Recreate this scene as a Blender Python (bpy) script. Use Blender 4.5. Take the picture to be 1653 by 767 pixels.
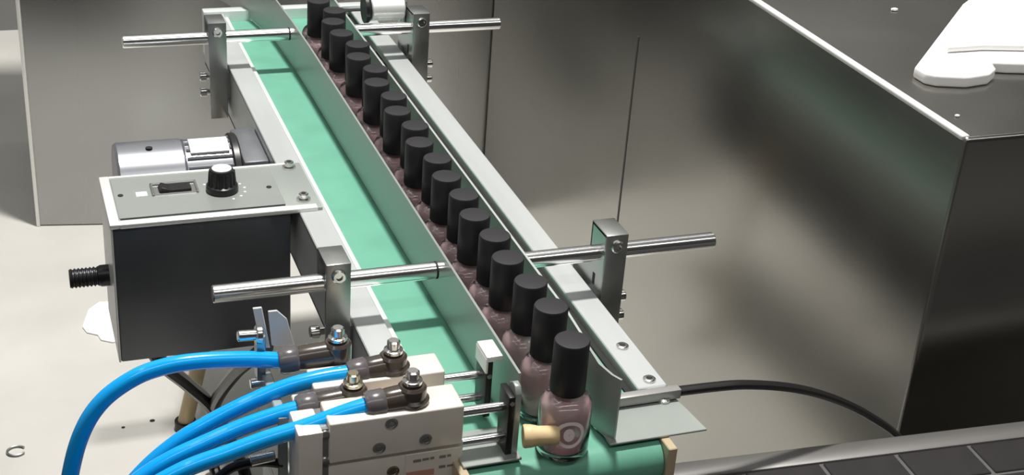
import bpy, bmesh, math, random
from mathutils import Vector, Matrix
random.seed(7)
for o in list(bpy.data.objects): bpy.data.objects.remove(o)
SC = bpy.context.scene
COL = SC.collection

# ---------------------------------------------------------------- units: millimetres, belt top z = 0, floor z = -300
FZ = -300.0
def W(p): return Vector((p[0] * .001, p[1] * .001, (p[2] - FZ) * .001))

# ---------------------------------------------------------------- camera
cam = bpy.data.objects.new('camera', bpy.data.cameras.new('camera'))
COL.objects.link(cam)
cam.data.sensor_width = 36.0
cam.data.lens = 36.0 * 2296.263 / 1653.0
cam.data.clip_start = .02
R = Matrix(((0.93964085, 0.09624966, -0.32834597), (-0.33534452, 0.44966322, -0.8278569), (0.06796416, 0.88799718, 0.45479873)))
cam.matrix_world = Matrix.Translation(W((-225.017, -486.593, 379.027))) @ R.to_4x4()
SC.camera = cam

# ---------------------------------------------------------------- world, lights, exposure
wd = bpy.data.worlds.new('world'); SC.world = wd; wd.use_nodes = True
wd.node_tree.nodes['Background'].inputs[0].default_value = (.75, .82, .9, 1)
wd.node_tree.nodes['Background'].inputs[1].default_value = .3
SC.view_settings.view_transform = 'Standard'
SC.view_settings.look = 'None'
SC.view_settings.gamma = 1
SC.view_settings.exposure = -0.15
def area(name, loc, sx, sy, power, color, target=None):
    l = bpy.data.lights.new(name, 'AREA'); l.shape = 'RECTANGLE'; l.size = sx; l.size_y = sy
    l.energy = power; l.color = color
    o = bpy.data.objects.new(name, l); COL.objects.link(o); o.location = loc
    if target is not None:
        d = Vector(target) - Vector(loc); o.rotation_euler = d.to_track_quat('-Z', 'Y').to_euler()
    return o
area('ceiling_lamp_key', (.14, .50, 2.34), .15, .15, 70, (1, .975, .93))
area('ceiling_lamp_row', (-.2, 1.12, 2.36), 3.3, .14, 6, (.95, .98, 1))
area('ceiling_fill_row_front', (-.2, -1.15, 2.36), 3.3, .2, 21, (1, .98, .95))  # unseen row, raised as frontal fill for faces towards the camera
area('ceiling_lamp_row_side', (-1.1, .4, 2.36),  .14, 1.6, 3.5, (.95, .98, 1))

# ---------------------------------------------------------------- materials
def mat(name, col, rough=.5, metal=0., trans=0., ior=1.45, spec=.5, coat=0.):
    m = bpy.data.materials.new(name); m.use_nodes = True
    b = m.node_tree.nodes['Principled BSDF']
    b.inputs['Base Color'].default_value = (*col, 1); b.inputs['Roughness'].default_value = rough
    b.inputs['Metallic'].default_value = metal; b.inputs['Transmission Weight'].default_value = trans
    b.inputs['IOR'].default_value = ior; b.inputs['Specular IOR Level'].default_value = spec
    b.inputs['Coat Weight'].default_value = coat
    return m
def vary(m, scale=(20, 20, 20), amt=.12, ramp=None, rough=None, bump=0., detail=4.):
    """noise in object space that mixes the base colour, roughness and fine relief"""
    nt = m.node_tree; b = nt.nodes['Principled BSDF']; N = nt.nodes.new; L = nt.links.new
    tc = N('ShaderNodeTexCoord'); mp = N('ShaderNodeMapping'); mp.inputs['Scale'].default_value = scale
    no = N('ShaderNodeTexNoise'); no.inputs['Scale'].default_value = 1; no.inputs['Detail'].default_value = detail
    L(tc.outputs['Object'], mp.inputs[0]); L(mp.outputs[0], no.inputs[0])
    c = list(b.inputs['Base Color'].default_value)[:3]
    mx = N('ShaderNodeMix'); mx.data_type = 'RGBA'
    mx.inputs[6].default_value = (*[max(0, v * (1 - amt)) for v in c], 1)
    mx.inputs[7].default_value = (*[min(1, v * (1 + amt)) for v in c], 1)
    mr = N('ShaderNodeMapRange'); mr.inputs[1].default_value = .3; mr.inputs[2].default_value = .7
    L(no.outputs[0], mr.inputs[0]); L(mr.outputs[0], mx.inputs[0]); L(mx.outputs[2], b.inputs['Base Color'])
    if rough:
        r = N('ShaderNodeMapRange'); r.inputs[1].default_value = .25; r.inputs[2].default_value = .75
        r.inputs[3].default_value, r.inputs[4].default_value = rough
        L(no.outputs[0], r.inputs[0]); L(r.outputs[0], b.inputs['Roughness'])
    if bump:
        bp = N('ShaderNodeBump'); bp.inputs['Strength'].default_value = bump; bp.inputs['Distance'].default_value = .0005
        L(no.outputs[0], bp.inputs['Height']); L(bp.outputs[0], b.inputs['Normal'])
    return m
M = {}
M['floor'] = vary(mat('beige_concrete', (.60, .585, .55), .42, spec=.35), (6, 6, 6), .09, detail=6, rough=(.35, .6))
M['wall'] = vary(mat('grey_wall', (.22, .22, .215), .8), (2, 2, 2), .1)
M['wall_dark'] = vary(mat('dark_wall', (.03, .031, .033), .8), (2, 2, 2), .1)
M['ceiling'] = mat('ceiling_paint', (.35, .35, .35), .9)
M['steel'] = vary(mat('brushed_steel', (.395, .385, .36), .25, 1), (14, 14, 1.2), .025, rough=(.22, .27), detail=1)
M['steel_panel'] = vary(mat('brushed_steel_panel', (.38, .385, .38), .27, 1), (12, 12, 1.2), .025, rough=(.25, .3), detail=1)
M['steel_dark'] = vary(mat('dark_steel_sheet', (.11, .115, .125), .28, .4, spec=.5), (8, 8, 8), .25, rough=(.24, .36))  # dark base stands for the dark surroundings mirrored in the box front
M['steel_bright'] = mat('bright_steel_edge', (.90, .90, .88), .35, .35)  # pale base; on folded edges and box side it paints caught light
M['alu'] = vary(mat('anodised_aluminium', (.56, .58, .58), .4, .4), (60, 4, 60), .04, rough=(.38, .44))
M['alu_edge'] = mat('pale_aluminium_edge', (.80, .86, .84), .35, .4)
M['alu_sheet'] = vary(mat('grey_aluminium_sheet', (.39, .425, .40), .38, .4), (30, 3, 30), .05, rough=(.36, .42))
M['bracket'] = vary(mat('zinc_bracket', (.42, .43, .42), .3, .85), (30, 30, 60), .08, rough=(.26, .34))
M['chrome'] = mat('polished_rod', (.95, .95, .95), .2, 1)
M['screw'] = mat('bright_screw', (.75, .74, .72), .2, 1)
M['brass'] = mat('nickel_brass', (.55, .50, .38), .25, 1)
M['belt'] = vary(mat('green_belt', (.14, .38, .275), .45, spec=.35), (40, 40, 40), .07, detail=6)
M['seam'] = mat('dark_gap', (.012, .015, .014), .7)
M['joint'] = mat('panel_joint', (.10, .10, .095), .6)
M['black'] = mat('black_plastic', (.015, .015, .016), .35)
M['blackmetal'] = mat('black_anodised_plate', (.018, .017, .017), .4, .2)
M['cap'] = vary(mat('matte_black_cap', (.022, .021, .024), .48, spec=.45), (30, 30, 30), .05)
M['rubber'] = vary(mat('tan_rubber', (.72, .55, .30), .5), (120, 120, 120), .08)
M['cyl'] = vary(mat('bead_blasted_aluminium', (.79, .73, .65), .4, .15), (90, 90, 90), .03, rough=(.34, .45))
M['label'] = mat('label_film', (.74, .70, .63), .35)
M['label_dark'] = mat('label_ink_grey', (.22, .21, .19), .5)
M['label_red'] = mat('label_ink_red', (.55, .28, .22), .5)
M['valve'] = mat('smoked_plastic', (.07, .055, .045), .22, trans=.15, coat=.3)
M['valve_grey'] = mat('dark_grey_collar', (.11, .10, .105), .25, coat=.2)
M['hose'] = mat('blue_tube', (.004, .40, .95), .2, trans=.05, ior=1.4, coat=.4)
M['glass'] = mat('clear_glass', (.98, .90, .91), .03, trans=1, ior=1.45)
M['liquid'] = mat('pink_liquid', (.98, .80, .81), .1, trans=.42, ior=1.2)
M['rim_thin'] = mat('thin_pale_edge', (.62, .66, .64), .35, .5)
M['emblem'] = mat('pale_pink_print', (.96, .84, .84), .4)
M['panel'] = vary(mat('grey_panel_film', (.36, .385, .37), .3, .35), (20, 20, 20), .06)
M['white'] = mat('white_plastic', (.86, .86, .85), .4)
M['foam'] = mat('white_foam', (.92, .92, .91), .6)
M['paper'] = mat('white_paper', (.9, .9, .9), .7)
M['motor'] = vary(mat('motor_silver', (.34, .35, .38), .3, .7), (10, 30, 30), .05)
M['wood'] = vary(mat('tan_leg', (.52, .40, .24), .5), (100, 100, 8), .15)
M['cable'] = mat('black_cable', (.012, .011, .011), .35)
M['tan'] = mat('tan_post', (.55, .45, .30), .4, .3)
M['tile'] = vary(mat('dark_tile', (.022, .020, .021), .4), (50, 50, 50), .15)
M['rim'] = vary(mat('grey_rim', (.17, .165, .16), .38, .5), (6, 80, 80), .1)
M['clear'] = mat('clear_plastic', (.88, .88, .88), .3, trans=.35, ior=1.3)
M['shaft'] = mat('sensor_grey', (.40, .40, .38), .35, .4)

# ---------------------------------------------------------------- mesh helpers (millimetres)
class B:
    def __init__(s): s.bm = bmesh.new(); s.smooth = True
    def box(s, x0, x1, y0, y1, z0, z1, bev=0., seg=2, rot=None, piv=None):
        t = bmesh.new(); bmesh.ops.create_cube(t, size=1)
        for v in t.verts:
            v.co = Vector(((x0 + x1) / 2 + v.co.x * (x1 - x0), (y0 + y1) / 2 + v.co.y * (y1 - y0), (z0 + z1) / 2 + v.co.z * (z1 - z0)))
        if bev: bmesh.ops.bevel(t, geom=t.edges[:], offset=bev, segments=seg, profile=.5, affect='EDGES')
        if rot: bmesh.ops.rotate(t, verts=t.verts[:], cent=piv or ((x0 + x1) / 2, (y0 + y1) / 2, (z0 + z1) / 2), matrix=rot)
        return s.add(t)
    def add(s, t):
        me = bpy.data.meshes.new('t'); t.to_mesh(me); t.free(); s.bm.from_mesh(me); bpy.data.meshes.remove(me); return s
    def cyl(s, a, b, r0, r1=None, n=20, bev=0.):
        a, b = Vector(a), Vector(b); r1 = r0 if r1 is None else r1; h = (b - a).length
        prof = [(0, 0), (r0, 0), (r1, h), (0, h)] if not bev else [(0, 0), (r0 - bev, 0), (r0, bev), (r1, h - bev), (r1 - bev, h), (0, h)]
        return s.lathe(prof, n, a, (b - a))
    def lathe(s, prof, n=28, at=(0, 0, 0), axis=(0, 0, 1)):
        q = Vector(axis).normalized().to_track_quat('Z', 'Y'); at = Vector(at); bm = s.bm; rings = []
        for r, z in prof:
            if r < 1e-6: rings.append([bm.verts.new(at + q @ Vector((0, 0, z)))])
            else: rings.append([bm.verts.new(at + q @ Vector((r * math.cos(2 * math.pi * i / n), r * math.sin(2 * math.pi * i / n), z))) for i in range(n)])
        for A, C in zip(rings, rings[1:]):
            for i in range(n):
                j = (i + 1) % n
                vs = [A[i % len(A)], A[j % len(A)], C[j % len(C)], C[i % len(C)]]
                u = []
                for v in vs:
                    if v not in u: u.append(v)
                if len(u) > 2:
                    try: bm.faces.new(u)
                    except ValueError: pass
        return s
    def tube(s, pts, r, n=12, sub=8, rad=None, flat=1.):
        P = [Vector(p) for p in pts]; path = []; rr = []
        Q = [P[0] * 2 - P[1]] + P + [P[-1] * 2 - P[-2]]
        for i in range(1, len(Q) - 2):
            for k in range(sub):
                t = k / sub; a, b, c, d = Q[i - 1:i + 3]
                path.append(.5 * ((2 * b) + (c - a) * t + (2 * a - 5 * b + 4 * c - d) * t * t + (3 * b - a - 3 * c + d) * t ** 3))
                rr.append(r if not rad else rad[i - 1] * (1 - t) + rad[i] * t)
        path.append(P[-1]); rr.append(r if not rad else rad[-1])
        up = Vector((0, 0, 1)); bm = s.bm; rings = []
        for i, p in enumerate(path):
            d = (path[min(i + 1, len(path) - 1)] - path[max(i - 1, 0)]).normalized()
            x = d.cross(up)
            if x.length < .05: x = d.cross(Vector((0, 1, 0)))
            x.normalize(); y = x.cross(d).normalized()
            rings.append([bm.verts.new(p + x * rr[i] * math.cos(2 * math.pi * k / n) + y * rr[i] * flat * math.sin(2 * math.pi * k / n)) for k in range(n)])
        for A, C in zip(rings, rings[1:]):
            for k in range(n): bm.faces.new((A[k], A[(k + 1) % n], C[(k + 1) % n], C[k]))
        bm.faces.new(rings[0][::-1]); bm.faces.new(rings[-1]); return s
    def prism(s, poly, d0, d1, axis='z', bev=0., seg=2):
        """polygon in the plane across axis, extruded from d0 to d1"""
        f = {'z': lambda u, v, d: (u, v, d), 'y': lambda u, v, d: (u, d, v), 'x': lambda u, v, d: (d, u, v)}[axis]
        t = bmesh.new()
        A = [t.verts.new(f(u, v, d0)) for u, v in poly]; C = [t.verts.new(f(u, v, d1)) for u, v in poly]; n = len(poly)
        t.faces.new(A); t.faces.new(C[::-1])
        for i in range(n): t.faces.new((A[i], C[i], C[(i + 1) % n], A[(i + 1) % n]))
        bmesh.ops.recalc_face_normals(t, faces=t.faces[:])
        if bev: bmesh.ops.bevel(t, geom=t.edges[:], offset=bev, segments=seg, profile=.5, affect='EDGES')
        return s.add(t)

def tag(o, label=None, cat=None, group=None, kind=None):
    for k, v in (('label', label), ('category', cat), ('group', group), ('kind', kind)):
        if v: o[k] = v
    return o
ORG = {}
def finish(b, name, m, origin):
    bm = b.bm; bmesh.ops.recalc_face_normals(bm, faces=bm.faces[:])
    o0 = Vector(origin)
    for v in bm.verts: v.co = (v.co - o0) * .001
    me = bpy.data.meshes.new(name); bm.to_mesh(me); bm.free()
    me.materials.append(M[m] if isinstance(m, str) else m)
    for p in me.polygons: p.use_smooth = True
    try: me.set_sharp_from_angle(angle=math.radians(35))
    except Exception: pass
    return me
def part(name, b, m, parent, label=None):
    """a mesh whose coordinates are given in place, hung under parent"""
    org = ORG[parent.name]
    o = bpy.data.objects.new(name, finish(b, name, m, org)); COL.objects.link(o)
    o.parent = parent; ORG[o.name] = org
    if label: o['label'] = label
    return o
def thing(name, org, label, cat, group=None, kind=None):
    o = bpy.data.objects.new(name, None); o.empty_display_size = .02; COL.objects.link(o); o.location = W(org)
    ORG[o.name] = Vector(org); return tag(o, label, cat, group, kind)
def solo(name, b, m, org, label=None, cat=None, group=None, kind=None):
    o = bpy.data.objects.new(name, finish(b, name, m, org)); COL.objects.link(o); o.location = W(org)
    ORG[o.name] = Vector(org); return tag(o, label, cat, group, kind)
def copy_tree(o, parent=None):
    c = o.copy(); COL.objects.link(c)
    if parent: c.parent = parent
    for ch in list(o.children): copy_tree(ch, c)
    return c

# ---------------------------------------------------------------- the room
solo('floor', B().box(-1800, 1800, -2300, 1500, FZ - 20, FZ), 'floor', (0, 0, FZ), kind='structure')
solo('wall_back', B().box(-1800, 1800, 1480, 1520, FZ, 2100), 'wall', (0, 1500, FZ), kind='structure')
solo('wall_left', B().box(-1820, -1780, -2300, 1500, FZ, 2100), 'wall', (-1800, 0, FZ), kind='structure')
solo('wall_right', B().box(1780, 1820, -2300, 1500, FZ, 2100), 'wall', (1800, 0, FZ), kind='structure')
solo('wall_front', B().box(-1800, 1800, -2320, -2280, FZ, 2100), 'wall_dark', (0, -2300, FZ), kind='structure')
solo('ceiling', B().box(-1800, 1800, -2300, 1500, 2100, 2120), 'ceiling', (0, 0, 2100), kind='structure')
solo('baseboard_back', B().box(-1790, -250, 1462, 1480, FZ, FZ + 70, 2), 'wall_dark', (0, 1470, FZ), kind='structure')

# ---------------------------------------------------------------- big stainless cabinet on the right
cb = thing('steel_cabinet', (650, 600, FZ), 'large brushed stainless steel cabinet right of the conveyor with white foam lying on its top', 'cabinet')
part('cabinet_body', B().box(245, 1050, 69.5, 796, FZ, 104.3, 2.6, 3), 'steel', cb)
part('lit_edge_fold', B().box(243.9, 249.2, 72, 794, 102.0, 105.0, 1.2, 3), 'steel_bright', cb, 'folded top edge, caught light put into its colour')  # highlight along the bevel painted as a paler strip
part('seam', B().box(244.6, 245.4, 464, 466, FZ + 30, 22), 'joint', cb, 'thin dark vertical joint')

# ---------------------------------------------------------------- steel cabinet at the back
ang = math.atan2(-75, 448)
rz = Matrix.Rotation(ang, 3, 'Z')
cc = thing('steel_cabinet', (-202, 875, FZ), 'brushed steel cabinet standing on the floor behind the motor and far end of conveyor', 'cabinet')
part('cabinet_body', B().box(-202, 262, 875, 1095, FZ, 420, 2.5, 3, rot=rz, piv=(-202, 875, 0)), 'steel_panel', cc)
part('lit_edge_fold', B().box(-203.2, -199.4, 873.6, 877.5, FZ, 420, 1.0, 2, rot=rz, piv=(-202, 875, 0)), 'steel_bright', cc, 'folded edge, caught light put into its colour')  # lit bevel edge painted as a paler strip

# ---------------------------------------------------------------- dark tiled work table, front right
tb = thing('work_table', (78, 26, FZ), 'dark tiled low table with grey rim in the bottom right corner', 'table')
TX0, TX1, TY0, TY1 = 48, 900, -1150, 26
tb.rotation_euler.z = math.radians(-3.6)
part('table_base', B().box(TX0 + 4, TX1 - 4, TY0 + 4, TY1 - 4, -60, -41.5), 'rim', tb)
part('rim', B().box(TX0, TX1, TY1 - 14, TY1, -54, -40, 1.6).box(TX0, TX1, TY0, TY0 + 14, -54, -40, 1.6).box(TX0, TX0 + 14, TY0, TY1, -54, -40, 1.6).box(TX1 - 14, TX1, TY0, TY1, -54, -40, 1.6), 'rim', tb)
for lx in (TX0 + 30, TX1 - 30):
    for ly in (TY0 + 30, TY1 - 30):
        part('leg', B().box(lx - 12, lx + 12, ly - 12, ly + 12, FZ, -60), 'rim', tb)
part('reflection_wing', B().box(-1150, TX0 - 1, TY0, TY1 - 120, -60, -42, 1).box(-1150, -285, TY1 - 121, 470, FZ, -42, 1), 'tile', tb)  # unseen wing and solid bench, added to darken reflections in the steel
for lx, ly in ((-1120, TY0 + 30),):
    part('leg', B().box(lx - 12, lx + 12, ly - 12, ly + 12, FZ, -60), 'rim', tb)
tile_me = None
tx, nx = 64.7, 0
while tx + 43 < 700:
    ty = TY1 - 14.6
    while ty - 26 > -240:
        if tile_me is None:
            tile_me = finish(B().box(0, 40.6, -23.8, 0, -1.5, 0, .4, 1), 'tile', 'tile', (0, 0, 0))
        o = bpy.data.objects.new('tile', tile_me); COL.objects.link(o); o.parent = tb
        o.location = W((tx, ty, -40.6)) - tb.location
        ty -= 26
    tx += 43

# ---------------------------------------------------------------- conveyor
YE0, YE1 = 30, 612
cv = thing('belt_conveyor', (0, 300, FZ), 'long green belt conveyor with aluminium side rails carrying a row of bottles', 'conveyor')
r = 11.; zc = -11.2; yn, yf = -2., 606.
loop = []
for k in range(13):
    a = math.pi / 2 + math.pi * k / 12; loop.append((yn + r * math.cos(a), zc + r * math.sin(a)))
for k in range(13):
    a = -math.pi / 2 + math.pi * k / 12; loop.append((yf + r * math.cos(a), zc + r * math.sin(a)))
bb = B(); bm = bb.bm
ro = [(bm.verts.new((-47, y, z)), bm.verts.new((47, y, z))) for y, z in loop]
ri = [(bm.verts.new((-47, y, z)), bm.verts.new((47, y, z))) for y, z in [(yn + (y - yn) * .82 if y < yn else (yf + (y - yf) * .82 if y > yf else y), zc + (z - zc) * .82) for y, z in loop]]
n = len(loop)
for i in range(n):
    j = (i + 1) % n
    bm.faces.new((ro[i][0], ro[j][0], ro[j][1], ro[i][1])); bm.faces.new((ri[i][0], ri[i][1], ri[j][1], ri[j][0]))
    bm.faces.new((ro[i][0], ri[i][0], ri[j][0], ro[j][0])); bm.faces.new((ro[i][1], ro[j][1], ri[j][1], ri[i][1]))
part('belt', bb, 'belt', cv)
part('bed_plate', B().box(-48, 48, 6, 590, -20.6, -2.2), 'alu', cv)
part('roller', B().cyl((-47, yn, zc), (47, yn, zc), 8.8, n=24), 'screw', cv)
part('roller', B().cyl((-47, yf, zc), (47, yf, zc), 8.8, n=24), 'screw', cv)
for s in (-1, 1):
    xo, xi = 67 * s, 51.2 * s; a, b = sorted((xo, xi))
    rail = B().box(a, b, YE0, YE1, 2.6, 5, .5, 1).box(min(xo, xo - 2.4 * s), max(xo, xo - 2.4 * s), YE0, YE1, -36, 4, .4, 1).box(a, b, YE0, YE1, -36, -33.6, .4, 1)
    rl = part('side_rail', rail, 'alu', cv)
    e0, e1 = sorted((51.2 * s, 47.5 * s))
    part('edge_strip', B().box(e0, e1, YE0, YE1, -2, 2.2 if s < 0 else .2, .3, 1), 'alu_edge' if s < 0 else 'seam', rl, 'pale inner edge strip' if s < 0 else 'dark strip standing in for the shaded inner gap')  # right strip is near-black to paint the shaded gap beside the belt
    if s > 0:
        for (hx, hy) in ((59.5, 67.7), (60, 36)):
            part('screw', B().lathe([(0, 0), (3.2, 0), (3.2, .9), (2.6, 1.3), (1.6, 1.3), (1.4, .5), (0, .5)], 14, (hx, hy, 5)), 'screw', rl)
            part('hole', B().lathe([(0, 0), (1.5, 0), (1.5, .15), (0, .15)], 10, (hx, hy, 5.55)), 'seam', rl)
# cross bar and end sheets
part('end_bar', B().box(-67, 67, 612, 622, -30, 7.2, .8), 'alu_edge', cv)
part('end_bar_slot', B().box(20, 60, 604, 610, 5.1, 5.6), 'seam', cv)
sh = B().prism([(21.5, -6), (71, -6), (69, 12), (66.8, 29.5), (22, 29.5)], 1.4, 2.6, 'z', .25, 1)
part('end_sheet', sh, 'alu_sheet', cv, 'grey transfer sheet at the near right end')
part('end_sheet', B().prism([(-49, -6), (-21.5, -6), (-21.5, 20), (-49, 20)], 1.4, 2.6, 'z', .25, 1), 'alu_sheet', cv, 'grey transfer sheet at the near left end')
part('end_post', B().box(47.3, 51.8, -15, 29.6, -34, 1.2, .4, 1), 'tan', cv, 'tan upright beside the end roller')
part('end_post', B().box(-51.6, -47.3, -12, 29.6, -34, 1.2, .4, 1), 'tan', cv)
part('scraper_bar', B().box(-47, 47, -12, -3, -33, -25.5, .8), 'alu_sheet', cv)
part('axle_bolt', B().cyl((51.6, 4, -14), (57, 4, -14), 5.2, n=6, bev=.6).cyl((57, 4, -14), (60.5, 4, -14), 2.6, n=12), 'brass', cv, 'brass coloured bolt')
for s in (-1, 1):
    lift = B().tube([(60 * s, 440, -38), (86 * s, 463, -165), (110 * s, 486, FZ + 6)], 6.2, sub=2)
    lg = part('support_leg', lift, 'wood', cv); part('foot', B().cyl((110 * s, 486, FZ), (110 * s, 486, FZ + 8), 8.5), 'cable', lg)
    part('leg_mount', B().box(min(52 * s, 66 * s), max(52 * s, 66 * s), 432, 448, -40, -36, .6, 1), 'bracket', cv)
    lift = B().tube([(58 * s, 70, -30), (62 * s, 72, -165), (66 * s, 74, FZ + 6)], 6.2, sub=2)
    lg = part('support_leg', lift, 'wood', cv); part('foot', B().cyl((66 * s, 74, FZ), (66 * s, 74, FZ + 8), 8.5), 'cable', lg)
part('reflected_block', B().box(44, 62, 150, 600, -112, -37, 1), 'steel_dark', cv, 'unseen dark block added under the right rail for its reflection')  # unseen dark block, added for the dark blotch mirrored in the cabinet face
part('hold_down_clip', B().box(56, 66.5, 22, 30, 2.6, 4.2, .4, 1), 'steel_bright', cv)
part('screw', B().lathe([(0, 0), (3.4, 0), (3.4, 1.2), (2.6, 2.0), (0, 2.0)], 14, (61, 21, 2.6)), 'screw', cv)

# ---------------------------------------------------------------- guide rails with cross rods and brackets
def bracket(root, s, y, zb):
    """folded bracket outside the rail: front face towards the camera, side plate on the rail"""
    xi, xo = 69.2 * s, 82 * s; a, b = sorted((xi, xo))
    p = B().box(a, b, y, y + 2.2, zb, 41, .5, 2)
    side = sorted((xi, (69.2 + 2.0) * s))
    p.prism([(y + 1.5, zb + 4), (y + 40, zb + 4), (y + 40, 12), (y + 20, 24), (y + 20, 41), (y + 1.5, 41)], side[0], side[1], 'x', .3, 1)
    p.box(a, b, y + .5, y + 20, 38.9, 41.1, .5, 2)
    p.box(a, b, y + 18, y + 20, 20, 41, .4, 1)
    br = part('bracket', p, 'bracket', root)
    cx = (xi + xo) / 2
    part('slot', B().box(69.1 * s - .15, 69.1 * s + .15, y + 10, y + 12.5, 6.5, 13), 'seam', br)
    part('clamp_screw', B().lathe([(0, 0), (3.7, 0), (3.7, 1.6), (3.0, 2.2), (1.8, 2.2), (1.8, 1.0), (0, 1.0)], 16, (cx, y, 34.5), (0, -1, 0)), 'screw', br)
    for zz in (-2, -14):
        x0, x1 = sorted((67.2 * s, 71.5 * s))
        part('bolt', B().cyl((69 * s, y + 9, zz), (86 * s, y + 9, zz), 2.0, n=10).cyl((83 * s, y + 9, zz), (88 * s, y + 9, zz), 3.3, n=12, bev=.5), 'screw', br)
    part('spacer', B().box(min(67 * s, 69.2 * s), max(67 * s, 69.2 * s), y + 4, y + 18, -18, 2), 'bracket', br)
def cross_rod(root, x0, x1, y, z):
    rd = part('rod', B().cyl((x0, y, z), (x1, y, z), 4.5, n=28, bev=.5), 'chrome', root)
    return rd
gl = thing('guide_rail', (-17, 300, 1), 'grey sheet guide left of the bottle row, held by two chrome rods and brackets', 'guide rail')
lp = [(-18.0, 13), (-18.0, 440), (-18.8, 500), (-21, 560), (-30, 610), (-44, 655), (-52, 675)]
def sheet(path, z0, z1, th=1.2, round_end=False):
    b = B(); bm = b.bm; rows = []
    for i, (x, y) in enumerate(path):
        d = Vector(path[min(i + 1, len(path) - 1)]) - Vector(path[max(i - 1, 0)]); nrm = Vector((d.y, -d.x)).normalized() * th / 2
        lo = z0
        rows.append([bm.verts.new((x - nrm.x, y - nrm.y, lo)), bm.verts.new((x + nrm.x, y + nrm.y, lo)), bm.verts.new((x + nrm.x, y + nrm.y, z1)), bm.verts.new((x - nrm.x, y - nrm.y, z1))])
    for A, C in zip(rows, rows[1:]):
        for k in range(4): bm.faces.new((A[k], C[k], C[(k + 1) % 4], A[(k + 1) % 4]))
    bm.faces.new(rows[0]); bm.faces.new(rows[-1][::-1]); return b
part('guide_plate', sheet(lp, 1.2, 35), 'alu_sheet', gl)
for y, x0, yb, zb in ((126, -137, 119.3, -30), (494, -141, 487, -32)):
    rd = cross_rod(gl, x0, -17, y, 28)
    part('collar', B().cyl((-23.5, y, 28), (-22.4, y, 28), 4.65, n=28), 'seam', rd, 'dark joint ring')
    bracket(gl, -1, yb, zb)
gr = thing('guide_rail', (23, 300, 1), 'grey sheet guide right of the bottle row, held by two chrome rods and brackets', 'guide rail')
rp = [(25, -3), (22.6, 2), (20.5, 12), (21.5, 30), (23.2, 60), (23.2, 620)]
part('guide_plate', sheet(rp, 1.2, 35), 'alu_sheet', gr)
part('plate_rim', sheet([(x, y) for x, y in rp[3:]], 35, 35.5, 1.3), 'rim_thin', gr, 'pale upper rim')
for y, x1, yb, zb in ((126, 137, 119.3, -24), (494, 140, 487, -30)):
    cross_rod(gr, 24, x1, y, 28); bracket(gr, 1, yb, zb)
# sensor barrel bolted at the far bracket
sb = thing('sensor_barrel', (55, 508, 36), 'short bright silver barrel with black end beside the far right bracket', 'sensor')
part('barrel', B().cyl((42, 512, 38), (68, 512, 38), 9, n=28, bev=1), 'steel_bright', sb)
part('end_cap', B().lathe([(0, 0), (9, 0), (10.5, 2), (10.5, 4.5), (0, 4.5)], 28, (42, 512, 38), (-1, 0, 0)), 'black', sb)
part('holder', B().box(66, 70.5, 508, 518, 20, 44, 1), 'bracket', sb)

# ---------------------------------------------------------------- bottles
bt = thing('polish_bottle', (0, 0, 0), 'nearest bottle of the row, pink body with ring emblem and black cap', 'bottle', 'black capped bottles in the row')
outer = [(0, 0), (10.6, 0), (11.7, .8), (12.1, 2.2), (12.1, 24), (11.7, 26.6), (10.4, 28.9), (8.2, 30.6), (6.4, 31.4), (6.0, 32.4), (6.0, 36), (4.2, 36), (4.2, 31), (5.4, 29.7), (9.1, 28), (10.7, 26.1), (11.4, 23.8), (11.4, 4.4), (10.5, 3.0), (0, 2.7)]
gb = part('glass_body', B().lathe(outer, 36), 'glass', bt)
part('liquid', B().lathe([(0, 2.9), (10.4, 3.2), (11.3, 4.6), (11.3, 23.6), (10.6, 26), (9, 27.8), (5.2, 29.4), (0, 29.4)], 32), 'liquid', bt)
part('cap', B().lathe([(0, 33), (6.1, 33), (6.1, 32), (7.9, 32), (8.1, 32.4), (8.0, 57.2), (7.6, 57.9), (7.0, 58), (0, 58)], 36), 'cap', bt)
proto_children = list(bt.children)
# ring emblem on the nearest bottle only: curved flat print that follows the glass
def print_on(b, outl, innr, a0, zc, rad=12.13):
    bm = b.bm; n = len(outl)
    def pt(u, v, rr): a = a0 + u / rr; return (rr * math.cos(a), rr * math.sin(a), zc + v)
    V = [[bm.verts.new(pt(*p, rr)) for p in lp_] for lp_ in (outl, innr) for rr in (rad, rad + .12)]
    for i in range(n):
        j = (i + 1) % n
        bm.faces.new((V[1][i], V[1][j], V[3][j], V[3][i])); bm.faces.new((V[0][i], V[2][i], V[2][j], V[0][j]))
        bm.faces.new((V[0][i], V[0][j], V[1][j], V[1][i])); bm.faces.new((V[2][i], V[3][i], V[3][j], V[2][j]))
    return b
a0 = math.atan2(-487, -225) + .28
circ = lambda r_, sx=1.: [(r_ * sx * math.cos(2 * math.pi * k / 32), r_ * math.sin(2 * math.pi * k / 32)) for k in range(32)]
part('emblem', print_on(print_on(B(), circ(7.0), circ(5.3), a0, 15.5), circ(3.4, .75), circ(.3), a0 - .04, 15.5), 'emblem', bt, 'pale ring emblem with a solid centre')
spots = [(1.7, 30.1), (0.6, 54.1), (-2.1, 78.7), (-0.5, 102.5), (-3.2, 126.4), (-1.3, 150.2), (-3.5, 174), (-1.4, 197.6), (-5.0, 220.8), (-0.6, 244.6), (-4.7, 268), (-0.5, 291.3), (-5.0, 315), (0.3, 338.2), (-4.8, 361.4), (0.4, 384.5), (-4.9, 407.6), (-5.0, 431.5), (1.4, 454.8), (-4.8, 477.6), (0.5, 501.1)]
ordin = ['second', 'third', 'fourth', 'fifth', 'sixth', 'seventh', 'eighth', 'ninth', 'tenth', 'eleventh', 'twelfth', 'thirteenth', 'fourteenth', 'fifteenth', 'sixteenth', 'seventeenth', 'eighteenth', 'nineteenth', 'twentieth', 'twenty-first', 'farthest']
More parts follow.
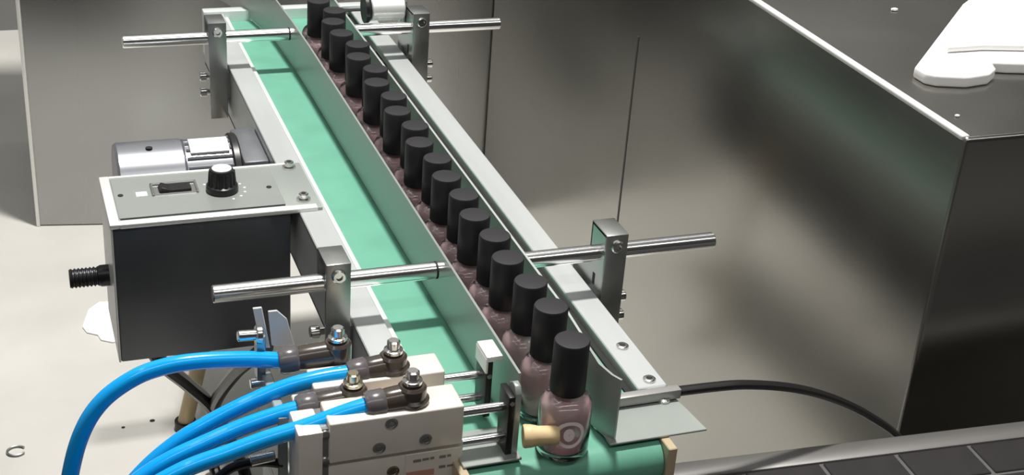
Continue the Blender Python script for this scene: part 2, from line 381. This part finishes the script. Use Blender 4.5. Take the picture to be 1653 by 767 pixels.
for i, (x, y) in enumerate(spots):
    c = bt.copy(); COL.objects.link(c); c.location = W((x, y, 0)); c.rotation_euler.z = random.uniform(-3, 3)
    for ch in proto_children:
        d = ch.copy(); COL.objects.link(d); d.parent = c
    if i == len(spots) - 1: c['label'] = 'farthest black capped bottle in view, at the far end of the row'
    else: c['label'] = 'black capped bottle standing %s in the row, counted from the near end' % ordin[i]

# ---------------------------------------------------------------- control box
cx = thing('control_box', (-122, 284, -82), 'steel control box, dark reflection put into its colour, with black knob bolted to the left rail of the conveyor', 'control box')
part('housing', B().box(-173, -72, 252.6, 315.5, -84, 4.6, 1.0), 'steel_dark', cx)  # dark reflection of the front painted as base colour
part('lit_side_panel', B().box(-174.2, -173, 252.4, 316, -84, 5, .3, 1), 'steel_bright', cx, 'left side sheet, brightness put into its colour')  # brighter left face painted as a pale sheet on the dark housing
top = B().box(-174.2, -53, 251.4, 316.4, 4.8, 6.9, .7)
tp = part('top_plate', top, 'alu_sheet', cx, 'grey top plate reaching over the rail')
part('lit_edge_trim', B().box(-174.6, -169, 251, 316.8, 4.6, 7.5, .6).box(-169.2, -56, 250.9, 256.6, 4.5, 7.35, .6).box(-169.2, -62, 314.2, 316.9, 4.5, 7.35, .6), 'steel_bright', tp, 'folded rim, reflected light put into its colour')  # light reflected by the plate edges painted as pale strips
fp = part('face_panel', B().box(-168.5, -73.5, 259, 311.5, 6.9, 7.5, .2, 1), 'panel', cx, 'grey face panel')
part('panel_joint', B().box(-168, -74, 257.6, 259, 6.9, 7.2), 'seam', fp)
for px, py in ((-164.8, 288.4), (-78.8, 283)):
    part('screw', B().cyl((px, py, 7.4), (px, py, 7.9), 1.6, n=12), 'seam', fp)
part('square_sticker', B().box(-156, -149.6, 285, 291, 7.5, 7.7), 'white', fp, 'small white square')
sw = part('switch', B().box(-146, -121, 285, 298, 7.4, 8.1, .3, 1), 'screw', cx)
part('switch_rocker', B().prism([(-143, 8), (-124, 8), (-124, 9.6), (-136, 9.2), (-141, 11)], 287, 295, 'y', .3, 1), 'black', sw)
part('switch_frame', B().box(-147, -145.6, 284, 299, 7.4, 9, .3, 1).box(-121.4, -120, 284, 299, 7.4, 9, .3, 1).box(-147, -120, 297.6, 299, 7.4, 9, .3, 1), 'bracket', sw)
kb = part('knob', B().lathe([(0, 0), (9.2, 0), (9.6, 1.6), (9.2, 4), (7.6, 5), (7.3, 12.6), (6.7, 14), (0, 14)], 26, (-106.5, 284, 7.5)), 'black', cx, 'black turning knob')
part('knob_ribs', (lambda b: [b.cyl((-106.5 + 8.0 * math.cos(a), 284 + 8.0 * math.sin(a), 8.5), (-106.5 + 7.2 * math.cos(a), 284 + 7.2 * math.sin(a), 20.5), .9, .6, n=6) for a in [2 * math.pi * k / 14 for k in range(14)]] and b)(B()), 'black', kb)
part('knob_disc', B().cyl((-106.5, 284, 21.4), (-106.5, 284, 22.2), 5.8, n=24), 'steel_bright', kb, 'silver top disc')
dial = B()
for k in range(9):
    a = math.radians(-70 + 35 * k * .72); q = (-106.5 + 13.5 * math.cos(a), 284 + 13.5 * math.sin(a))
    dial.cyl((*q, 7.5), (*q, 7.65), .8, n=8)
part('dial_marks', dial, 'white', fp, 'white dots of the dial scale')
for (px, py) in ((-61.2, 309.5), (-62, 263.4)):
    s_ = part('bolt', B().cyl((px, py, 6.9), (px, py, 7.9), 4.2, n=18).cyl((px, py, 7.9), (px, py, 11.2), 2.9, n=12, bev=.4), 'screw', tp)
    part('socket', B().cyl((px, py, 11.15), (px, py, 11.35), 1.5, n=6), 'seam', s_)
hd = part('cable_gland', B().lathe([(0, 0), (6.6, 0), (6.6, 5), (6.0, 6)] + [v for k in range(7) for v in ((6.0, 6.6 + k * 2.2), (5.3, 7.2 + k * 2.2), (5.3, 7.9 + k * 2.2), (6.0, 8.4 + k * 2.2))] + [(5.4, 23), (0, 23)], 20, (-174, 290, -45), (-1, 0, 0)), 'black', cx, 'black ribbed cable gland')

# ---------------------------------------------------------------- motor
mt = thing('gear_motor', (-120, 366, -50), 'silver cylindrical gear motor with ribbed end behind the control box', 'motor')
YM, ZM, RM = 366, -23, 28
part('body', B().cyl((-161, YM, ZM), (-118, YM, ZM), RM, n=40, bev=1.5), 'motor', mt)
rb = B().cyl((-118, YM, ZM), (-88, YM, ZM), RM - .8, n=40)
part('ribbed_section', rb, 'motor', mt)
fins = B()
for k in range(26):
    a = 2 * math.pi * k / 26
    if .6 < a < 1.35: continue
    y_, z_ = YM + (RM - .6) * math.cos(a), ZM + (RM - .6) * math.sin(a)
    fins.cyl((-117.5, y_, z_), (-89, y_, z_), 1.1, n=6)
part('fins', fins, 'motor', mt)
npb = B(); bm = npb.bm; rows = []
for k in range(7):
    a = math.radians(88 + 5 * k)
    rows.append([bm.verts.new((x, YM - 0 + rr * -math.cos(math.pi - a), ZM + rr * math.sin(a))) for x, rr in ((-115, RM + .9), (-90.5, RM + .9), (-90.5, RM - 1), (-115, RM - 1))])
for A, C in zip(rows, rows[1:]):
    for k in range(4): bm.faces.new((A[k], A[(k + 1) % 4], C[(k + 1) % 4], C[k]))
bm.faces.new(rows[0]); bm.faces.new(rows[-1][::-1])
part('name_plate', npb, 'white', mt, 'bright white name plate')
part('end_ring', B().cyl((-89, YM, ZM), (-83.5, YM, ZM), RM + 1.2, n=40, bev=1), 'black', mt)
part('mounting_flange', B().box(-83.5, -67.2, YM - 26, YM + 30, ZM - 28, ZM + 22, 2), 'motor', mt)
part('cable_eye', B().cyl((-140, YM - 6, ZM + RM - 1.2), (-140, YM - 6, ZM + RM + .2), 2.2, n=12), 'seam', mt)

# ---------------------------------------------------------------- pneumatic cylinders
def fitting(root, x, y, z0, end, hose_r=3.3, knob='screw', elbow=True, name='elbow_fitting'):
    """upright valve body with a side barrel; end is where the tube enters"""
    e = Vector(end); c = Vector((x, y, e.z + 1.5)); d = (e - c).normalized()
    b = B()
    if elbow: b.lathe([(0, 0), (7.6, 0), (7.8, 2), (6.4, 3.2), (6.4, c.z - z0 + 5), (5.4, c.z - z0 + 6.2), (0, c.z - z0 + 6.2)], 20, (x, y, z0))
    b.tube([c, c + d * 4, c.lerp(e, .6), e + (-d) * 4], 5, n=16, sub=3, rad=[5.6, 6.2, 6.0, 5.4])
    f = part(name, b, 'valve', root)
    part('collar', B().lathe([(0, 0), (5.6, 0), (6.3, 1), (6.3, 7), (5.4, 9), (0, 9)], 20, e - d * 6, d), 'valve_grey', f)
    if elbow:
        zt = c.z + 6.2
        k = part('adjusting_screw', B().lathe([(0, 0), (3.3, 0), (3.3, 1.2), (4.4, 1.8), (4.4, 3.2), (3.0, 3.8), (3.0, 7.2), (2.3, 7.9), (0, 7.9)], 18, (x, y, z0 + c.z - z0 + 5.4)), knob, f)
    return f
# base bracket that both cylinders bolt to is part of the front one
ac = thing('air_cylinder', (-80, 9, -14), 'front pale metal air cylinder with label, two rods and rubber tip at the nearest bottle', 'air cylinder')
part('cylinder_body', B().box(-108, -48, 0, 18.5, 10.6, 31, .9, 3), 'cyl', ac)
part('lower_body', B().box(-108, -47, 1.6, 18, -14, 10.6, .5), 'cyl', ac)
part('end_cap', B().box(-121.5, -110.8, -.5, 18.5, -14, 28, .8), 'cyl', ac, 'paler left end cap')
part('end_gap', B().box(-111, -108, 1.5, 17.5, -14, 28), 'bracket', ac)
for z in (25.5, 11.5, -4):
    part('cap_screw', B().lathe([(0, 0), (2.2, 0), (2.0, 1.2), (0, 1.4)], 12, (-109.6, 1.6, z), (0, -1, 0)), 'screw', ac)
for (sx, sz) in ((-80.9, 27.2), (-86.1, 15.2), (-65.2, 16.2)):
    s_ = part('socket_screw', B().lathe([(0, 0), (2.9, 0), (2.9, .35), (2.3, .6), (1.9, .6), (1.7, .2), (0, .2)], 18, (sx, 0, sz), (0, -1, 0)), 'bracket', ac)
    part('socket', B().cyl((sx, -.2, sz), (sx, -.45, sz), 1.2, n=6), 'screw', s_)
s_ = part('socket_screw', B().lathe([(0, 0), (2.9, 0), (2.9, .35), (2.3, .6), (1.9, .6), (1.7, .2), (0, .2)], 18, (-79, 1.6, 0.5), (0, -1, 0)), 'brass', ac)
lb = part('label_sticker', B().box(-73.5, -48, 1.35, 1.62, -7, 8), 'label', ac, 'pale label sticker with grey print and a reddish band')
part('print', B().box(-70, -66.4, 1.2, 1.36, 3.6, 5.0).box(-65.8, -62.8, 1.2, 1.36, 3.9, 5.1).box(-62.2, -60.4, 1.2, 1.36, 4.0, 5.2).box(-58, -55, 1.2, 1.36, 3.8, 5.2).box(-54.4, -52.6, 1.2, 1.36, 4.0, 5.2).box(-58, -55, 1.2, 1.36, -1.6, -.2).box(-54.2, -50.6, 1.2, 1.36, -1.4, -.4), 'label_dark', lb)
part('red_band', B().box(-73, -60.2, 1.2, 1.36, -4.4, -1.2), 'label_red', lb)
for z, y in ((24.3, 5.), (7.8, 5.)):
    part('guide_rod', B().cyl((-48.5, y, z), (-27, y, z), 2.3, n=20), 'chrome', ac)
part('push_plate', B().box(-28.2, -25.2, -2, 10.5, -2.5, 33, .5), 'blackmetal', ac, 'black upright plate')
for z in (29.8, .5):
    part('plate_screw', B().cyl((-26.7, -2, z), (-26.7, -2.5, z), 1.1, n=10), 'screw', ac)
arm = [(-2, 0), (9, 0), (9, 31), (7, 35.5), (3.5, 38), (0, 37.5), (-2, 34)]
part('backing_plate', B().prism([(u, v) for u, v in arm], -25.2, -22.4, 'x', .3, 1), 'alu_sheet', ac, 'grey plate with a rounded top')
part('rubber_tip', B().lathe([(0, 0), (5.0, 0), (5.4, .8), (5.2, 3.5), (4.4, 7), (4.4, 14.5), (3.8, 16), (0, 16)], 24, (-22.4, -7, 15.2), (1, -.22, .02)), 'rubber', ac)
part('mounting_base', B().box(-126, -52, -1, 62, -18, -14.2, .4, 1).box(-126, -121.6, 20, 62, -14.2, 24, .5, 1), 'alu_sheet', ac)
part('riser_leg', B().box(-126, -112, 36, 58, FZ, -18, .5, 1), 'alu', ac)
part('manifold', B().box(-110, -60, 18.6, 29.4, -14, 17, .6), 'cyl', ac)
f4 = fitting(ac, -69.5, 9, 31, (-87.4, 9.0, 32.1))
f3 = fitting(ac, -92, 24, 15, (-113.9, 24.0, 24.9), elbow=True, knob='brass')
part('screw_head', B().cyl((-138, 22, 2), (-127, 22, 3), 2.6, n=14, bev=.5), 'screw', ac)
for (px, py, pz) in ((-134, 60, 43),):
    part('long_screw', B().cyl((px - 2, py, pz), (px + 8, py, pz - .6), 2.6, n=14, bev=.5).cyl((px + 6, py, pz - .6), (px + 9, py, pz - .8), 4.6, n=14, bev=.5), 'screw', ac)
part('long_screw', B().cyl((-131.0, 58.0, 18.2), (-121.4, 58.0, 18.4), 2.6, n=14, bev=.5), 'screw', ac)
part('valve_plate', B().box(-128, -124, 56, 64, 20, 44, .5, 1), 'bracket', ac)

ad = thing('air_cylinder', (-75, 38, 8), 'rear pale metal air cylinder, partly hidden behind the labelled front one', 'air cylinder')
part('cylinder_body', B().box(-108, -47.5, 30, 46.5, 7.4, 30, .9, 3), 'cyl', ad)
for y, z in ((36, 21.8), (36, 9.2)):
    part('guide_rod', B().cyl((-48, y, z), (-27, y, z), 2.1, n=20), 'chrome', ad)
part('push_plate', B().box(-28.8, -25.6, 27, 41, 3.5, 34, .5), 'blackmetal', ad, 'black upright plate')
part('stop_block', B().box(-29.4, -21.5, 26, 41, 34, 37, .6).box(-29.6, -28.4, 26, 41, 28, 36, .3, 1), 'steel_bright', ad, 'bright block on top of the black plate')
part('plate_screw', B().cyl((-27.2, 27, 26), (-27.2, 26.4, 26), 1.2, n=10), 'screw', ad)
f2 = fitting(ad, -70, 38, 30, (-87.8, 38.0, 30.1))
f1 = fitting(ad, -92, 53, 8, (-115.9, 54.0, 31.0), elbow=True)
part('side_bracket', B().box(-112, -52, 46.5, 60, 5.2, 8.2, .5, 1), 'cyl', ad)

# ---------------------------------------------------------------- blue air tubes
def hose(pts, label):
    b = B().tube(pts, 3.8, n=14, sub=8)
    return solo('air_hose', b, 'hose', pts[0], label, 'hose', 'blue air hoses')
hose([(-115.3, 54.0, 30.9), (-134.0, 54.0, 34.3), (-154.4, 54.0, 36.3), (-169.1, 54.0, 35.6), (-182.5, 54.0, 31.6), (-196.2, 54.0, 21.8), (-205.8, 54.0, 6.4), (-212.7, 54.0, -17.4), (-220.2, 54.0, -59.5)], 'blue air hose bending in a wide arc at the far left of the hoses')
hose([(-87.0, 38.0, 30.3), (-102.5, 38.0, 29.8), (-117.8, 38.0, 27.5), (-135.7, 38.0, 21.6), (-150.8, 38.0, 14.9), (-167.2, 38.0, 5.8), (-183.8, 38.0, -8.8), (-205.2, 38.0, -35.9)], 'blue air hose from the rear elbow fitting, upper of the three nearly parallel ones')
hose([(-113.4, 24.0, 25.2), (-124.8, 24.0, 23.2), (-141.0, 24.0, 19.1), (-157.0, 24.0, 13.4), (-171.6, 24.0, 7.6), (-185.0, 24.0, -0.7), (-208.0, 24.0, -21.0)], 'blue air hose, middle one of the three nearly parallel hoses')
hose([(-86.3, 9.0, 32.2), (-98.3, 9.0, 30.0), (-114.5, 9.0, 25.7), (-133.1, 9.0, 21.9), (-148.9, 9.0, 17.6), (-167.1, 9.0, 12.6), (-185.2, 9.0, 3.9), (-213.6, 9.0, -11.4)], 'blue air hose from the front elbow fitting, nearest and lowest of the four')

# ---------------------------------------------------------------- black cables
def cable(pts, label, rr=3.2, flat=1.):
    return solo('power_cable', B().tube(pts, rr, n=10, sub=8, flat=flat), 'cable', pts[0], label, 'cable')
cable([(-154.0, 284.0, -93.0), (-144.4, 292.5, -115.0), (-128.8, 315.5, -145.0), (-111.7, 341.0, -180.0), (-95.5, 376.5, -230.0), (-80.6, 408.3, -280.0), (-75.8, 402.3, -297.0), (-81.9, 338.9, -297.0)], 'black cable hanging from the underside of the control box to the floor', 4.8)
cable([(-99.2, 188.3, -45.0), (-103.0, 216.7, -70.0), (-105.3, 264.1, -110.0), (-107.1, 328.5, -170.0), (-105.2, 382.9, -230.0), (-100.3, 417.4, -280.0), (-96.7, 407.7, -297.0), (-96.9, 342.8, -297.0)], 'black cable curving down in front of the tan leg and crossing another cable', 4.3)
cable([(-124.0, 22.0, -1.9), (-132.2, 22.0, 0.6), (-141.7, 22.0, 0.9), (-149.3, 22.0, -2.3), (-156.8, 22.0, -12.9), (-161.9, 22.0, -46.3)], 'short black lead at the left foot of the front air cylinder', 2.2)

# fibre sensor lying across the near end, with its flat cable
fs = thing('fibre_sensor', (50, 22, 8), 'thin grey sensor bar lying across the near right rail end', 'sensor')
part('sensor_bar', B().box(27, 69.5, 19.5, 24.5, 3.2, 8.4, .6), 'shaft', fs)
part('bar_base', B().box(27, 66, 20, 24, 2.6, 3.2), 'seam', fs)
solo('sensor_cable', B().tube([(69.5, 22, 6), (87.5, 22.0, 5.5), (104.7, 22.0, 4.2), (127.7, 24.0, -1.7), (148.2, 26.0, -9.5), (169.9, 28.0, -20.7), (191.0, 30.0, -34.5), (213.8, 32.0, -52.9), (243.0, 34.0, -86.2), (290.7, 40.0, -158.8)], 3.0, n=10, flat=.75), 'cable', (69.5, 22, 6), 'flat black cable arching from the grey sensor bar towards the big cabinet', 'cable')

# clear plastic tags that stand up between the fittings
cl = thing('cable_tie', (-120, 60, 36), 'clear plastic strip standing up behind the left blue hose end', 'cable tie')
part('strap', B().prism([(-125, 34), (-121, 33.5), (-124.5, 55), (-128.5, 55)], 62, 63.4, 'y', .2, 1), 'clear', cl)
part('strap', B().prism([(-120, 34), (-109.5, 32), (-113, 47), (-117.5, 52), (-121.5, 52)], 63, 64.2, 'y', .2, 1), 'clear', cl)

# ---------------------------------------------------------------- white foam on the cabinet, crumbs, floor litter
K = .835
def fk(poly): return [(-225 + K * (x + 225), -486.6 + K * (y + 486.6)) for x, y in poly]
wf = thing('foam_sheet', (330, 160, 104.3), 'bright white folded foam sheet lying on the large cabinet top', 'foam')
part('lower_sheet', B().prism(fk([(366, 268), (372, 262), (392, 256), (412, 259), (424, 268), (429, 280), (440, 276), (600, 240), (640, 420), (548, 372), (524, 410), (505, 412), (492, 402), (366, 281)]), 104.5, 111.5, 'z', 1.6, 3), 'foam', wf)
part('folded_flap', B().prism(fk([(405, 300), (436, 300), (600, 268), (640, 420), (548, 372), (524, 408), (505, 408), (494, 398)]), 111.7, 116, 'z', 1.4, 3), 'foam', wf)
for i, (x, y, s_, lbl) in enumerate(((330, 267, 2.0, 'tiny white crumb on the big cabinet top left of the foam'), (258, 96.5, 1.2, 'tiny pale speck on the big cabinet top near its front corner'))):
    t = bmesh.new(); bmesh.ops.create_icosphere(t, subdivisions=1, radius=s_)
    for v in t.verts: v.co = Vector((v.co.x * 1.4 + x, v.co.y + y, v.co.z * .6 + 105.4))
    solo('crumb', B().add(t), 'foam', (x, y, 104.3), lbl, 'debris')
pp = [(-175.9, 663.2, -299.0), (-168.0, 693.1, -299.0), (-157.6, 704.7, -299.0), (-135.6, 702.0, -299.0), (-142.8, 633.6, -299.0), (-152.7, 630.6, -299.0), (-162.2, 637.1, -299.0), (-164.0, 646.2, -299.0), (-173.0, 652.7, -299.0)]
solo('paper_scrap', B().prism([(p[0], p[1]) for p in pp], FZ + .2, FZ + 1.6, 'z', .3, 1), 'paper', (pp[0][0], pp[0][1], FZ), 'white paper scrap on the floor left of the control box', 'paper')
rg = B()
rg.tube([(-240 + 6.8 * math.cos(a), 485.5 + 6.2 * math.sin(a), FZ + 1.2) for a in [math.radians(30 + 295 * k / 14) for k in range(15)]], .9, n=8, sub=3)
solo('wire_ring', rg, 'bracket', (-240, 485.5, FZ), 'small open wire ring lying on the floor at the lower left', 'ring')
for i, (px, lbl) in enumerate((((-134.3, 502.7, -299.5), 'small dark speck on the floor left of the tan leg'), ((-157.7, 498.7, -299.5), 'tiny dark speck on the floor inside the arc of the blue hose'))):
    t = bmesh.new(); bmesh.ops.create_icosphere(t, subdivisions=1, radius=1.6 - i * .5)
    for v in t.verts: v.co = Vector((v.co.x * 1.5 + px[0], v.co.y + px[1], v.co.z * .5 + FZ + .6))
    solo('grit', B().add(t), 'seam', (px[0], px[1], FZ), lbl, 'debris')
